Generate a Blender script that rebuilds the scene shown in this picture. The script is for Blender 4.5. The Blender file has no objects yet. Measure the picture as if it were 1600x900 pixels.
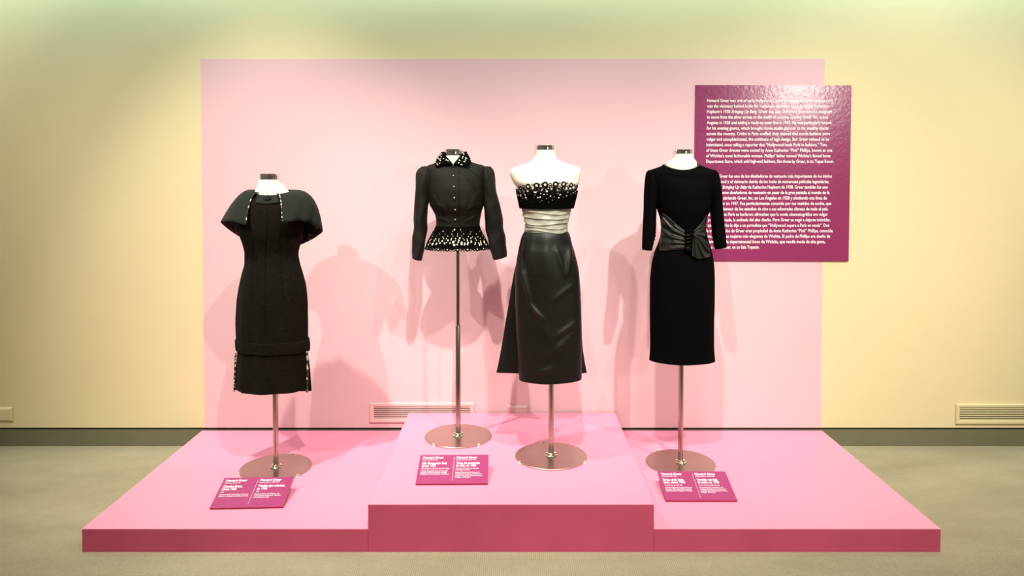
import bpy, bmesh, math, random
import numpy as np
from mathutils import Vector, Matrix
random.seed(7)
rng = np.random.default_rng(5)
PI = math.pi
C = bpy.context.scene.collection

# ------------------------------------------------------------------ camera
F, TH, PX, PY, CH = 1144.64, 0.0251, 803.2, 302.6, 1.605
cam_d = bpy.data.cameras.new('camera')
cam_d.sensor_width = 36.0
cam_d.lens = 36.0 * F / 1600.0
cam_d.shift_x = (800 - PX) / 1600.0
cam_d.shift_y = -(450 - PY) / 1600.0
cam = bpy.data.objects.new('camera', cam_d)
cam.location = (0, 0, CH)
cam.rotation_euler = (PI / 2 - TH, 0, 0)
C.objects.link(cam)
bpy.context.scene.camera = cam

# ------------------------------------------------------------------ world, exposure, lights
vs = bpy.context.scene.view_settings
vs.view_transform = 'Standard'
vs.look = 'None'
vs.gamma = 1.0
vs.use_curve_mapping = False
vs.exposure = -0.18
w = bpy.data.worlds.new('world')
bpy.context.scene.world = w
w.use_nodes = True
w.node_tree.nodes['Background'].inputs[0].default_value = (1.0, 0.96, 0.90, 1)
w.node_tree.nodes['Background'].inputs[1].default_value = 0.17


def spot(loc, aim, power, size=58, blend=1.0, col=(1.0, 0.94, 0.85), rad=0.035):
    d = bpy.data.lights.new('track_spot', 'SPOT')
    d.energy = power
    d.color = col
    d.spot_size = math.radians(size)
    d.spot_blend = blend
    d.shadow_soft_size = rad
    o = bpy.data.objects.new('track_spot', d)
    o.location = loc
    o.rotation_euler = (Vector(aim) - Vector(loc)).to_track_quat('-Z', 'Y').to_euler()
    C.objects.link(o)
    return o


HZ = 4.2           # height of the lighting track
spot((-1.75, 2.55, HZ), (-1.15, 3.9, 0.3), 660)
spot((0.05, 1.20, HZ), (-0.15, 4.0, 0.3), 640, size=54)
spot((0.62, 1.25, HZ), (0.3, 4.0, 0.4), 120)
spot((1.35, 0.95, HZ), (1.05, 4.1, 0.4), 640, size=54)
spot((2.70, 1.60, HZ), (2.1, 4.2, 0.6), 560)
spot((-3.9, 1.60, HZ), (-3.3, 4.2, 1.1), 300)
spot((-2.75, 0.55, HZ), (-1.3, 4.2, 0.9), 460, size=46)
spot((4.3, 1.60, HZ), (3.9, 4.2, 0.9), 300)


def area(loc, rot, sx, sy, power, col):
    d = bpy.data.lights.new('cove_light', 'AREA')
    d.shape = 'RECTANGLE'
    d.size, d.size_y = sx, sy
    d.energy = power
    d.color = col
    o = bpy.data.objects.new('cove_light', d)
    o.location = loc
    o.rotation_euler = rot
    C.objects.link(o)


area((0, 4.05, 3.05), (math.radians(40), 0, 0), 9.0, 0.10, 54, (0.60, 0.97, 1.0))
spot((4.25, -2.4, 2.95), (1.66, 4.3, 2.0), 420, size=40, blend=0.7, rad=0.06)

# ------------------------------------------------------------------ pixel -> place helpers
cT, sT = math.cos(TH), math.sin(TH)


def ray(px, py):
    a = (px - PX) / F
    b = -(py - PY) / F
    return Vector((a, cT + b * sT, -sT + b * cT))


def at(px, py, Y):
    r = ray(px, py)
    return Vector((0, 0, CH)) + r * (Y / r.y)


def ground(px, py, z):
    r = ray(px, py)
    return Vector((0, 0, CH)) + r * ((z - CH) / r.z)


def proj(p):
    x, y, z = p[0], p[1], p[2] - CH
    d = y * cT - z * sT
    u = y * sT + z * cT
    return PX + F * x / d, PY - F * u / d


# ------------------------------------------------------------------ materials
def mat(name, col, rough=0.6, metal=0.0, spec=0.5, sheen=0.0, noise=None, bump=None, weave=None, aniso=0.0,
        coat=0.0):
    """noise=(scale, amount) colour mottling; bump=(scale, strength, dist); weave=(scale, strength)"""
    m = bpy.data.materials.new(name)
    m.use_nodes = True
    nt = m.node_tree
    b = nt.nodes['Principled BSDF']
    b.inputs['Base Color'].default_value = (*col, 1)
    b.inputs['Roughness'].default_value = rough
    b.inputs['Metallic'].default_value = metal
    b.inputs['Specular IOR Level'].default_value = spec
    b.inputs['Sheen Weight'].default_value = sheen
    b.inputs['Sheen Roughness'].default_value = 0.5
    b.inputs['Anisotropic'].default_value = aniso
    b.inputs['Coat Weight'].default_value = coat
    tc = nt.nodes.new('ShaderNodeTexCoord')
    if noise:
        n = nt.nodes.new('ShaderNodeTexNoise')
        n.inputs['Scale'].default_value = noise[0]
        n.inputs['Detail'].default_value = 6
        nt.links.new(tc.outputs['Object'], n.inputs['Vector'])
        r = nt.nodes.new('ShaderNodeMapRange')
        r.inputs['From Min'].default_value = 0.3
        r.inputs['From Max'].default_value = 0.7
        r.inputs['To Min'].default_value = 1 - noise[1]
        r.inputs['To Max'].default_value = 1 + noise[1]
        nt.links.new(n.outputs['Fac'], r.inputs['Value'])
        mx = nt.nodes.new('ShaderNodeVectorMath')
        mx.operation = 'SCALE'
        mx.inputs[0].default_value = col
        nt.links.new(r.outputs[0], mx.inputs['Scale'])
        nt.links.new(mx.outputs[0], b.inputs['Base Color'])
    last = None
    if bump:
        n2 = nt.nodes.new('ShaderNodeTexNoise')
        n2.inputs['Scale'].default_value = bump[0]
        n2.inputs['Detail'].default_value = 4
        nt.links.new(tc.outputs['Object'], n2.inputs['Vector'])
        bp = nt.nodes.new('ShaderNodeBump')
        bp.inputs['Strength'].default_value = bump[1]
        bp.inputs['Distance'].default_value = bump[2]
        nt.links.new(n2.outputs['Fac'], bp.inputs['Height'])
        last = bp
    if weave:
        for ax in ('X', 'Z'):
            wv = nt.nodes.new('ShaderNodeTexWave')
            wv.bands_direction = ax
            wv.inputs['Scale'].default_value = weave[0]
            wv.inputs['Distortion'].default_value = 1.5
            nt.links.new(tc.outputs['Object'], wv.inputs['Vector'])
            bp = nt.nodes.new('ShaderNodeBump')
            bp.inputs['Strength'].default_value = weave[1]
            bp.inputs['Distance'].default_value = 0.001
            nt.links.new(wv.outputs['Fac'], bp.inputs['Height'])
            if last:
                nt.links.new(last.outputs[0], bp.inputs['Normal'])
            last = bp
    if last:
        nt.links.new(last.outputs[0], b.inputs['Normal'])
    return m


M = {}
M['cream'] = mat('cream_wall_paint', (0.82, 0.70, 0.40), 0.75, spec=0.25, noise=(1.3, 0.015), bump=(140, 0.12, 0.003))
M['pink_wall'] = mat('pale_pink_wall_paint', (0.82, 0.53, 0.55), 0.75, spec=0.25, bump=(140, 0.12, 0.003))
M['baseboard'] = mat('grey_green_vinyl', (0.17, 0.165, 0.095), 0.45, noise=(6, 0.05))
M['dark'] = mat('dark_gap_shade', (0.01, 0.008, 0.006), 0.9)
M['ceiling'] = mat('ceiling_paint', (0.7, 0.7, 0.64), 0.9)
M['top'] = mat('pink_platform_top', (0.85, 0.30, 0.43), 0.45, spec=0.4, noise=(2.0, 0.015), bump=(60, 0.04, 0.002))
M['front'] = mat('raspberry_platform_side', (0.58, 0.085, 0.18), 0.55, spec=0.4, noise=(3.5, 0.08), bump=(45, 0.05, 0.002))  # deeper, more saturated pink than the platform tops
M['vinyl'] = mat('glossy_plum_vinyl', (0.27, 0.034, 0.115), 0.20, spec=0.5, bump=(55, 0.16, 0.004))
M['card'] = mat('magenta_card', (0.35, 0.04, 0.15), 0.5)
M['card_edge'] = mat('crimson_card_edge', (0.36, 0.006, 0.06), 0.6)
M['white_ink'] = mat('white_print', (0.92, 0.84, 0.86), 0.6)
M['jersey'] = mat('ivory_jersey', (0.86, 0.80, 0.66), 0.85, spec=0.2, weave=(400, 0.05))
M['chrome'] = mat('polished_chrome', (0.80, 0.77, 0.72), 0.07, 1.0)
M['steel'] = mat('brushed_steel', (0.52, 0.46, 0.39), 0.28, 1.0, aniso=0.5)
M['screw'] = mat('screw_steel', (0.7, 0.66, 0.5), 0.2, 1.0)
M['clip'] = mat('clear_plastic_clip', (0.72, 0.62, 0.55), 0.2, 0.0)
M['wool'] = mat('charcoal_wool', (0.0085, 0.0073, 0.0045), 0.92, spec=0.06, sheen=0.015, noise=(90, 0.3), weave=(260, 0.25))
M['wool_cape'] = mat('slate_green_wool', (0.0105, 0.0138, 0.0095), 0.9, spec=0.2, sheen=0.05, noise=(180, 0.3), weave=(260, 0.25))
M['faille'] = mat('black_faille', (0.0078, 0.0068, 0.0045), 0.65, spec=0.18, sheen=0.0, bump=(16, 0.22, 0.012), weave=(300, 0.15))
M['velvet'] = mat('black_velvet', (0.0025, 0.0022, 0.0018), 0.95, spec=0.03)
M['satin'] = mat('black_satin', (0.0062, 0.0058, 0.0040), 0.47, spec=0.27, bump=(7, 0.28, 0.02))
M['crepe'] = mat('black_crepe', (0.0022, 0.0022, 0.0022), 0.95, spec=0.03)
M['sash'] = mat('dark_satin_sash', (0.015, 0.0155, 0.0115), 0.46, spec=0.36)
M['silver'] = mat('silver_satin', (0.34, 0.335, 0.265), 0.42, spec=0.5, bump=(30, 0.15, 0.01))
M['lace_white'] = mat('white_lining_and_glint', (0.82, 0.80, 0.62), 0.6)
M['lace_black'] = mat('black_lace_cord', (0.003, 0.0025, 0.0018), 0.9, spec=0.15)
M['button'] = mat('black_glass_button', (0.03, 0.03, 0.028), 0.18, spec=0.8)
M['outlet'] = mat('cream_plastic', (0.80, 0.69, 0.40), 0.4)
M['outlet_pink'] = mat('pink_painted_plastic', (0.84, 0.55, 0.51), 0.5)


def pattern_mat(name, base, spot_col, scale, thr, spot2=None):
    m = mat(name, base, 0.7)
    nt = m.node_tree
    b = nt.nodes['Principled BSDF']
    tc = nt.nodes.new('ShaderNodeTexCoord')
    n = nt.nodes.new('ShaderNodeTexNoise')
    n.inputs['Scale'].default_value = scale
    n.inputs['Detail'].default_value = 1
    nt.links.new(tc.outputs['Object'], n.inputs['Vector'])
    r = nt.nodes.new('ShaderNodeValToRGB')
    r.color_ramp.interpolation = 'CONSTANT'
    e = r.color_ramp.elements
    e[0].position, e[0].color = 0.0, (*base, 1)
    e[1].position, e[1].color = thr, (*spot_col, 1)
    nt.links.new(n.outputs['Fac'], r.inputs['Fac'])
    nt.links.new(r.outputs[0], b.inputs['Base Color'])
    return m


M['lining'] = pattern_mat('black_and_rose_print_lining', (0.008, 0.006, 0.005), (0.20, 0.11, 0.09), 34, 0.60)
M['piping'] = pattern_mat('black_and_ivory_print_binding', (0.008, 0.007, 0.005), (0.75, 0.70, 0.52), 75, 0.56)


def carpet():
    m = mat('olive_beige_carpet', (0.3, 0.26, 0.15), 0.95, spec=0.1)
    nt = m.node_tree
    b = nt.nodes['Principled BSDF']
    tc = nt.nodes.new('ShaderNodeTexCoord')
    n = nt.nodes.new('ShaderNodeTexNoise')
    n.inputs['Scale'].default_value = 2.2
    n.inputs['Detail'].default_value = 7
    n.inputs['Roughness'].default_value = 0.6
    mp = nt.nodes.new('ShaderNodeMapping')
    mp.inputs['Scale'].default_value = (0.6, 1.5, 1)
    nt.links.new(tc.outputs['Object'], mp.inputs['Vector'])
    nt.links.new(mp.outputs[0], n.inputs['Vector'])
    n2 = nt.nodes.new('ShaderNodeTexNoise')
    n2.inputs['Scale'].default_value = 170
    nt.links.new(tc.outputs['Object'], n2.inputs['Vector'])
    wv = nt.nodes.new('ShaderNodeTexWave')
    wv.bands_direction = 'X'
    wv.inputs['Scale'].default_value = 38
    wv.inputs['Distortion'].default_value = 2.0
    wv.inputs['Detail'].default_value = 1
    nt.links.new(tc.outputs['Object'], wv.inputs['Vector'])
    r = nt.nodes.new('ShaderNodeValToRGB')
    e = r.color_ramp.elements
    e[0].position, e[0].color = 0.32, (0.335, 0.30, 0.19, 1)
    e[1].position, e[1].color = 0.68, (0.43, 0.385, 0.25, 1)
    nt.links.new(n.outputs['Fac'], r.inputs['Fac'])
    ad = nt.nodes.new('ShaderNodeMath')
    ad.operation = 'ADD'
    nt.links.new(wv.outputs['Fac'], ad.inputs[0])
    nt.links.new(n2.outputs['Fac'], ad.inputs[1])
    r2 = nt.nodes.new('ShaderNodeMapRange')
    r2.inputs['From Min'].default_value = 0.2
    r2.inputs['From Max'].default_value = 1.7
    r2.inputs['To Min'].default_value = 0.82
    r2.inputs['To Max'].default_value = 1.12
    nt.links.new(ad.outputs[0], r2.inputs['Value'])
    sc = nt.nodes.new('ShaderNodeVectorMath')
    sc.operation = 'SCALE'
    nt.links.new(r.outputs[0], sc.inputs[0])
    nt.links.new(r2.outputs[0], sc.inputs['Scale'])
    nt.links.new(sc.outputs[0], b.inputs['Base Color'])
    bp = nt.nodes.new('ShaderNodeBump')
    bp.inputs['Strength'].default_value = 0.6
    bp.inputs['Distance'].default_value = 0.004
    nt.links.new(ad.outputs[0], bp.inputs['Height'])
    nt.links.new(bp.outputs[0], b.inputs['Normal'])
    return m


M['carpet'] = carpet()


# ------------------------------------------------------------------ object helpers
def thing(name, loc, label, cat, group=None):
    o = bpy.data.objects.new(name, None)
    o.empty_display_size = 0.1
    o.location = loc
    o['label'] = label
    o['category'] = cat
    if group:
        o['group'] = group
    C.objects.link(o)
    return o


def wloc(p):
    v = Vector((0, 0, 0))
    while p:
        v += p.location
        p = p.parent
    return v


def link(name, me, parent=None, label=None, kind=None, loc=None):
    o = bpy.data.objects.new(name, me)
    if parent:
        o.parent = parent
    if loc is not None:
        o.location = loc
    if label:
        o['label'] = label
    if kind:
        o['kind'] = kind
    C.objects.link(o)
    return o


def mesh(name, verts, faces, m, parent=None, smooth=True, label=None, kind=None, recalc=True, mats=None):
    """verts in world coordinates; stored relative to the parent"""
    off = wloc(parent) if parent else Vector((0, 0, 0))
    me = bpy.data.meshes.new(name)
    me.from_pydata([tuple(Vector(v) - off) for v in verts], [], [tuple(int(i) for i in f) for f in faces])
    if recalc:
        bm = bmesh.new()
        bm.from_mesh(me)
        bmesh.ops.recalc_face_normals(bm, faces=bm.faces)
        bm.to_mesh(me)
        bm.free()
    me.materials.append(m)
    for x in (mats or []):
        me.materials.append(x)
    me.polygons.foreach_set('use_smooth', [smooth] * len(me.polygons))
    me.update()
    return link(name, me, parent, label, kind)


def box_data(c, s, bev=0.0):
    bm = bmesh.new()
    bmesh.ops.create_cube(bm, size=1.0)
    for v in bm.verts:
        v.co = Vector((v.co.x * s[0] + c[0], v.co.y * s[1] + c[1], v.co.z * s[2] + c[2]))
    if bev:
        bmesh.ops.bevel(bm, geom=list(bm.edges), offset=bev, segments=2, affect='EDGES', profile=0.6)
    bm.verts.index_update()
    vv = [v.co.copy() for v in bm.verts]
    ff = [[v.index for v in f.verts] for f in bm.faces]
    bm.free()
    return vv, ff


def box(name, lo, hi, m, parent=None, bev=0.0, **k):
    c = [(a + b) / 2 for a, b in zip(lo, hi)]
    s = [b - a for a, b in zip(lo, hi)]
    v, f = box_data(c, s, bev)
    return mesh(name, v, f, m, parent, smooth=False, **k)


def lathe_data(c, prof, n=48):
    """prof: list of (r, z) relative to c"""
    v, f = [], []
    for (r, z) in prof:
        for i in range(n):
            a = 2 * PI * i / n
            v.append((c[0] + r * math.cos(a), c[1] + r * math.sin(a), c[2] + z))
    for j in range(len(prof) - 1):
        for i in range(n):
            k = (i + 1) % n
            f.append((j * n + i, j * n + k, (j + 1) * n + k, (j + 1) * n + i))
    f.append(tuple(range(n)))
    f.append(tuple((len(prof) - 1) * n + i for i in range(n)))
    return v, f


def lathe(name, c, prof, m, parent, n=48, **k):
    v, f = lathe_data(c, prof, n)
    o = mesh(name, v, f, m, parent, **k)
    sharp(o)
    return o


def sharp(o, ang=35):
    me = o.data
    bm = bmesh.new()
    bm.from_mesh(me)
    for e in bm.edges:
        if len(e.link_faces) == 2 and e.calc_face_angle(0) > math.radians(ang):
            e.smooth = False
    bm.to_mesh(me)
    bm.free()


def tube_data(pts, r, n=8, cap=True):
    pts = [Vector(p) for p in pts]
    v, f = [], []
    prev = None
    for i, p in enumerate(pts):
        t = (pts[min(i + 1, len(pts) - 1)] - pts[max(i - 1, 0)])
        if t.length < 1e-9:
            t = Vector((0, 0, 1))
        t.normalize()
        a = prev if prev else (Vector((0, 1, 0)) if abs(t.y) < 0.9 else Vector((1, 0, 0)))
        a = (a - t * a.dot(t)).normalized()
        prev = a
        b = t.cross(a)
        rr = r[i] if hasattr(r, '__len__') else r
        for k in range(n):
            q = 2 * PI * k / n
            v.append(p + (a * math.cos(q) + b * math.sin(q)) * rr)
    for i in range(len(pts) - 1):
        for k in range(n):
            l = (k + 1) % n
            f.append((i * n + k, i * n + l, (i + 1) * n + l, (i + 1) * n + k))
    if cap:
        f.append(tuple(range(n)))
        f.append(tuple((len(pts) - 1) * n + k for k in range(n)))
    return v, f


def tube(name, pts, r, m, parent, n=8, **k):
    v, f = tube_data(pts, r, n)
    return mesh(name, v, f, m, parent, **k)


def hermite(xs, ys, q):
    """monotone-ish cubic interpolation, ys may be 2-D (rows = samples)"""
    xs = np.asarray(xs, float)
    ys = np.asarray(ys, float)
    d = (ys[1:] - ys[:-1]) / (xs[1:] - xs[:-1])[:, None]
    m = np.zeros_like(ys)
    m[0], m[-1] = d[0], d[-1]
    a, b = d[:-1], d[1:]
    ok = (a * b) > 0
    hm = np.where(ok, 2 * a * b / np.where(ok, a + b, 1), 0)
    m[1:-1] = hm
    i = np.clip(np.searchsorted(xs, q, side='right') - 1, 0, len(xs) - 2)
    h = xs[i + 1] - xs[i]
    t = ((q - xs[i]) / h)[:, None]
    h = h[:, None]
    return ((2 * t ** 3 - 3 * t ** 2 + 1) * ys[i] + (t ** 3 - 2 * t ** 2 + t) * h * m[i]
            + (-2 * t ** 3 + 3 * t ** 2) * ys[i + 1] + (t ** 3 - t ** 2) * h * m[i + 1])


class Loft:
    """Stack of elliptical rings. ring = (Lx, Ly, Rx, Ry, front, back[, dy[, n]]):
    the side points as seen, the front and back depth in metres, an offset in depth and the ellipse exponent."""

    def __init__(self, Y0, rings, disp=None, drop=None):
        self.Y0, self.disp, self.drop = Y0, disp, drop
        rows = []
        for r in rings:
            r = list(r) + [0.0, 2.0][len(r) - 6:] if len(r) < 8 else list(r)
            L, R = at(r[0], r[1], Y0), at(r[2], r[3], Y0)
            rows.append([L.x, L.z, R.x, R.z, r[4], r[5], r[6], r[7], (r[1] + r[3]) / 2, (r[0] + r[2]) / 2, (r[2] - r[0]) / 2])
        self.rows = np.array(rows)
        c = (self.rows[:, 0:2] + self.rows[:, 2:4]) / 2
        s = np.r_[0, np.cumsum(np.maximum(np.linalg.norm(np.diff(c, axis=0), axis=1)
                                          + 0.5 * np.abs(np.diff(self.rows[:, 2] - self.rows[:, 0])), 1e-4))]
        self.s = s / s[-1]

    def ev(self, t, phi, off=0.0):
        t = np.atleast_1d(np.asarray(t, float))
        phi = np.asarray(phi, float)
        q = hermite(self.s, self.rows, np.clip(t, 0, 1))
        g = [q[:, i][:, None] for i in range(11)]
        lx, lz, rx, rz, yf, yb, dy, n, py, pcx, phw = g
        if phi.ndim == 1:
            phi = phi[None, :]
        sn, cs = np.sin(phi), np.cos(phi)
        ux = np.sign(sn) * np.abs(sn) ** (2 / n)
        uy = np.sign(cs) * np.abs(cs) ** (2 / n)
        hw = np.hypot((rx - lx), (rz - lz)) / 2
        o = off
        if self.disp:
            o = o + self.disp(phi + 0 * py, py + 0 * phi, pcx + phw * ux)
        k = o / hw
        kd = o / np.where(uy > 0, yf, yb)
        cx, cz = (lx + rx) / 2, (lz + rz) / 2
        X = cx + (rx - lx) / 2 * ux * (1 + k)
        Z = cz + (rz - lz) / 2 * ux * (1 + k)
        Y = self.Y0 + dy - np.where(uy > 0, yf, yb) * uy * (1 + kd)
        if self.drop:
            Z = Z + self.drop(phi + 0 * py, t[:, None] + 0 * phi, py + 0 * phi)
        return np.stack([X, Y, Z], -1)

    def pt(self, t, phi, off=0.0):
        return Vector(self.ev([t], [phi], off)[0, 0])

    def find(self, px, py, off=0.0, clamp=1.45):
        """the visible point of the surface seen at (px, py)"""
        k = int(np.argmin(np.abs(self.rows[:, 8] - py)))
        t = float(self.s[k])
        hw = max(self.rows[k, 10], 1)
        phi = math.asin(max(-.97, min(.97, (px - self.rows[k, 9]) / hw)))
        for _ in range(14):
            a = proj(self.pt(t, phi, off))
            e = (px - a[0], py - a[1])
            if abs(e[0]) + abs(e[1]) < 0.05:
                break
            b1 = proj(self.pt(t + 1e-3, phi, off))
            b2 = proj(self.pt(t, phi + 1e-3, off))
            J = np.array([[b1[0] - a[0], b2[0] - a[0]], [b1[1] - a[1], b2[1] - a[1]]]) / 1e-3
            try:
                d = np.linalg.solve(J, e)
            except np.linalg.LinAlgError:
                break
            t = min(1, max(0, t + max(-.15, min(.15, d[0]))))
            phi = min(clamp, max(-clamp, phi + max(-.3, min(.3, d[1]))))
        return t, phi

    def on(self, px, py, off=0.0):
        return self.pt(*self.find(px, py, off), off)

    def build(self, name, m, parent, N=96, Mr=60, t0=0.0, t1=1.0, lip=0.04, top='open', bottom='lip', thick=0.003, **k):
        phi = np.linspace(0, 2 * PI, N, endpoint=False)
        t = np.linspace(t0, t1, Mr)
        G = self.ev(t, phi)
        rows = [G[i] for i in range(Mr)]
        if bottom == 'lip':
            last = G[-1]
            c = last.mean(axis=0)
            ax = (G[-1].mean(axis=0) - G[-2].mean(axis=0))
            ax /= max(np.linalg.norm(ax), 1e-9)
            rel = last - c
            rows.append(c + rel * (1 - thick / np.maximum(np.linalg.norm(rel, axis=1), .01))[:, None])
            tl = max(t0, t1 - lip / max(np.linalg.norm(G[-1].mean(axis=0) - G[0].mean(axis=0)), .02) * (t1 - t0))
            rows.append(self.ev([tl], phi, -2 * thick)[0])
        if top == 'lip':
            first = G[0]
            c = first.mean(axis=0)
            rel = first - c
            a = c + rel * (1 - thick / np.maximum(np.linalg.norm(rel, axis=1), .01))[:, None]
            b = a.copy()
            b[:, 2] -= 0.008
            rows = [b, a] + rows
        n = len(rows)
        V = np.concatenate(rows).tolist()
        Fc = []
        for j in range(n - 1):
            for i in range(N):
                l = (i + 1) % N
                Fc.append((j * N + i, j * N + l, (j + 1) * N + l, (j + 1) * N + i))
        if bottom == 'cap':
            Fc.append(tuple((n - 1) * N + i for i in range(N)))
        if top == 'cap':
            Fc.append(tuple(range(N)))
        o = mesh(name, V, Fc, m, parent, **k)
        sharp(o, 60)
        return o


def poly_at(pts, u):
    """point at fraction u of a polyline of 2-D pixel points"""
    P = np.array(pts, float)
    s = np.r_[0, np.cumsum(np.linalg.norm(np.diff(P, axis=0), axis=1))]
    q = u * s[-1]
    return float(np.interp(q, s, P[:, 0])), float(np.interp(q, s, P[:, 1]))


def grid_faces(nu, nv):
    return [(j * nu + i, j * nu + i + 1, (j + 1) * nu + i + 1, (j + 1) * nu + i) for j in range(nv - 1) for i in range(nu - 1)]


def patch(name, loft, top, bot, m, parent, nu=40, nv=14, off=None, thick=0.003, **k):
    """a piece of cloth lying on a loft, between two lines seen on it"""
    off = off or (lambda u, v: 0.004)
    V = []
    for j in range(nv):
        v = j / (nv - 1)
        for i in range(nu):
            u = i / (nu - 1)
            a, b = poly_at(top, u), poly_at(bot, u)
            px, py = a[0] + (b[0] - a[0]) * v, a[1] + (b[1] - a[1]) * v
            V.append(loft.on(px, py, off(u, v)))
    o = mesh(name, V, grid_faces(nu, nv), m, parent, recalc=False, **k)
    # outward = towards -Y
    me = o.data
    ny = sum(p.normal.y for p in me.polygons)
    if ny > 0:
        me.flip_normals()
    s = o.modifiers.new('thickness', 'SOLIDIFY')
    s.thickness = thick
    s.offset = -1
    return o


def seam(name, loft, pts, m, parent, r=0.0012, off=0.0, steps=14, **k):
    q = [loft.on(*poly_at(pts, i / steps), off) for i in range(steps + 1)]
    return tube(name, q, r, m, parent, n=5, **k)


# ------------------------------------------------------------------ setting
WY = 4.30          # wall face
PF, PB = 3.083, 4.286
LOW, HIGH = 0.0995, 0.205
WX = 6.5
floor = box('floor', (-WX, -3.5, -0.05), (WX, WY + 0.05, 0), M['carpet'], kind='structure')
wall = box('wall_back', (-WX, WY, LOW + 0.012), (WX, WY + 0.06, 4.6), M['cream'], kind='structure')
pl, pr_ = -1.8313, 1.8155
paint = box('painted_panel', (pl, WY - 0.0008, LOW + 0.012), (pr_, WY + 0.002, 2.286), M['pink_wall'], wall,
            label='pale pink painted rectangle on the cream wall')
gap = box('gap_shade_1', (-WX, WY + 0.008, LOW + 0.0), (WX, WY + 0.058, LOW + 0.0118), M['dark'], kind='structure')  # dark strip stands for the shade in the gap above the baseboard
base = box('baseboard_back', (-WX, WY + 0.004, 0), (WX, WY + 0.05, LOW), M['baseboard'], kind='structure')
ceil = box('ceiling', (-WX, -3.5, 4.6), (WX, WY + 0.06, 4.66), M['ceiling'], kind='structure')


rear = [(-6.5, -4.6, 'cream'), (-3.3, -2.1, 'pink_wall'), (-1.3, -0.5, 'baseboard'), (0.25, 1.3, 'front'), (2.0, 3.0, 'baseboard'), (3.9, 6.5, 'cream')]  # unseen partitions, added to stripe the chrome reflections and let ambient light through
for i, (x0, x1, m) in enumerate(rear):
    box('reflection_partition' if i == 0 else 'reflection_partition.%03d' % i, (x0, -3.5, 0), (x1, -3.4, 4.6), M[m], kind='structure')


# ------------------------------------------------------------------ platforms
def plinth(x0, x1, h, label, edge_marks=()):
    t = thing('display_platform', ((x0 + x1) / 2, (PF + PB) / 2, 0), label, 'platform', 'pink display platforms')
    bd = 0.0025
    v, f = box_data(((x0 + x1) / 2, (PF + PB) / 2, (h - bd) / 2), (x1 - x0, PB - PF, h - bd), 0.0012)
    mesh('platform_body', v, f, M['front'], t, smooth=False, label='raspberry pink platform sides')
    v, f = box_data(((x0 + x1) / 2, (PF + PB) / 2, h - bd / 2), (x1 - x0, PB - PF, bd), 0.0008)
    mesh('platform_top', v, f, M['top'], t, smooth=False, label='light pink platform top')
    return t


XA, XB, XC, XD = -0.0117 - 1.829, -0.6212, 0.5957, -0.0117 + 1.829
plinth(XA, XB - 0.001, LOW, 'low pink platform on the left, under the dress with the cape collar')
plinth(XB, XC, HIGH, 'taller pink platform in the middle, carrying two dress stands')
plinth(XC + 0.001, XD, LOW, 'low pink platform on the right, below the plum text panel')


# ------------------------------------------------------------------ text
def text_geo(s, size, bold=0.0, shear=0.0, spacing=1.0):
    cu = bpy.data.curves.new('lettering', 'FONT')
    cu.body = s
    cu.size = size
    cu.offset = bold
    cu.shear = shear
    cu.resolution_u = 2
    cu.space_character = spacing
    o = bpy.data.objects.new('lettering', cu)
    C.objects.link(o)
    dg = bpy.context.evaluated_depsgraph_get()
    ev = o.evaluated_get(dg)
    me = ev.to_mesh()
    v = [tuple(x.co) for x in me.vertices]
    f = [tuple(p.vertices) for p in me.polygons]
    ev.to_mesh_clear()
    bpy.data.objects.remove(o)
    bpy.data.curves.remove(cu)
    return v, f


def adv(s, size, **k):
    a = max(x[0] for x in text_geo(s + '|', size, **k)[0])
    b = max(x[0] for x in text_geo('|', size, **k)[0])
    return a - b


class Letters:
    def __init__(self, place):
        self.v, self.f, self.place = [], [], place

    def line(self, segs, x, y, size, width=None, bold=0.0, spacing=1.0):
        """segs: string or list of (string, shear); x, y in board units (metres)"""
        if isinstance(segs, str):
            segs = [(segs, 0.0)]
        parts, cx = [], 0.0
        for s, sh in segs:
            v, f = text_geo(s, size, bold, sh, spacing)
            parts.append(([(a + cx, b) for a, b, c in v], f))
            if len(segs) > 1:
                cx += adv(s, size, bold=bold, shear=0.0, spacing=spacing)
        xs = [a for v, f in parts for a, b in v]
        k = width / (max(xs) - min(xs)) if width else 1.0
        x0 = min(xs)
        for v, f in parts:
            n = len(self.v)
            self.v += [self.place(x + (a - x0) * k, y + b) for a, b in v]
            self.f += [tuple(i + n for i in q) for q in f]

    def rect(self, x0, y0, x1, y1):
        n = len(self.v)
        self.v += [self.place(*p) for p in ((x0, y0), (x1, y0), (x1, y1), (x0, y1))]
        self.f.append((n, n + 1, n + 2, n + 3))

    def build(self, name, m, parent):
        return mesh(name, self.v, self.f, m, parent, smooth=False, recalc=False)


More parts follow.
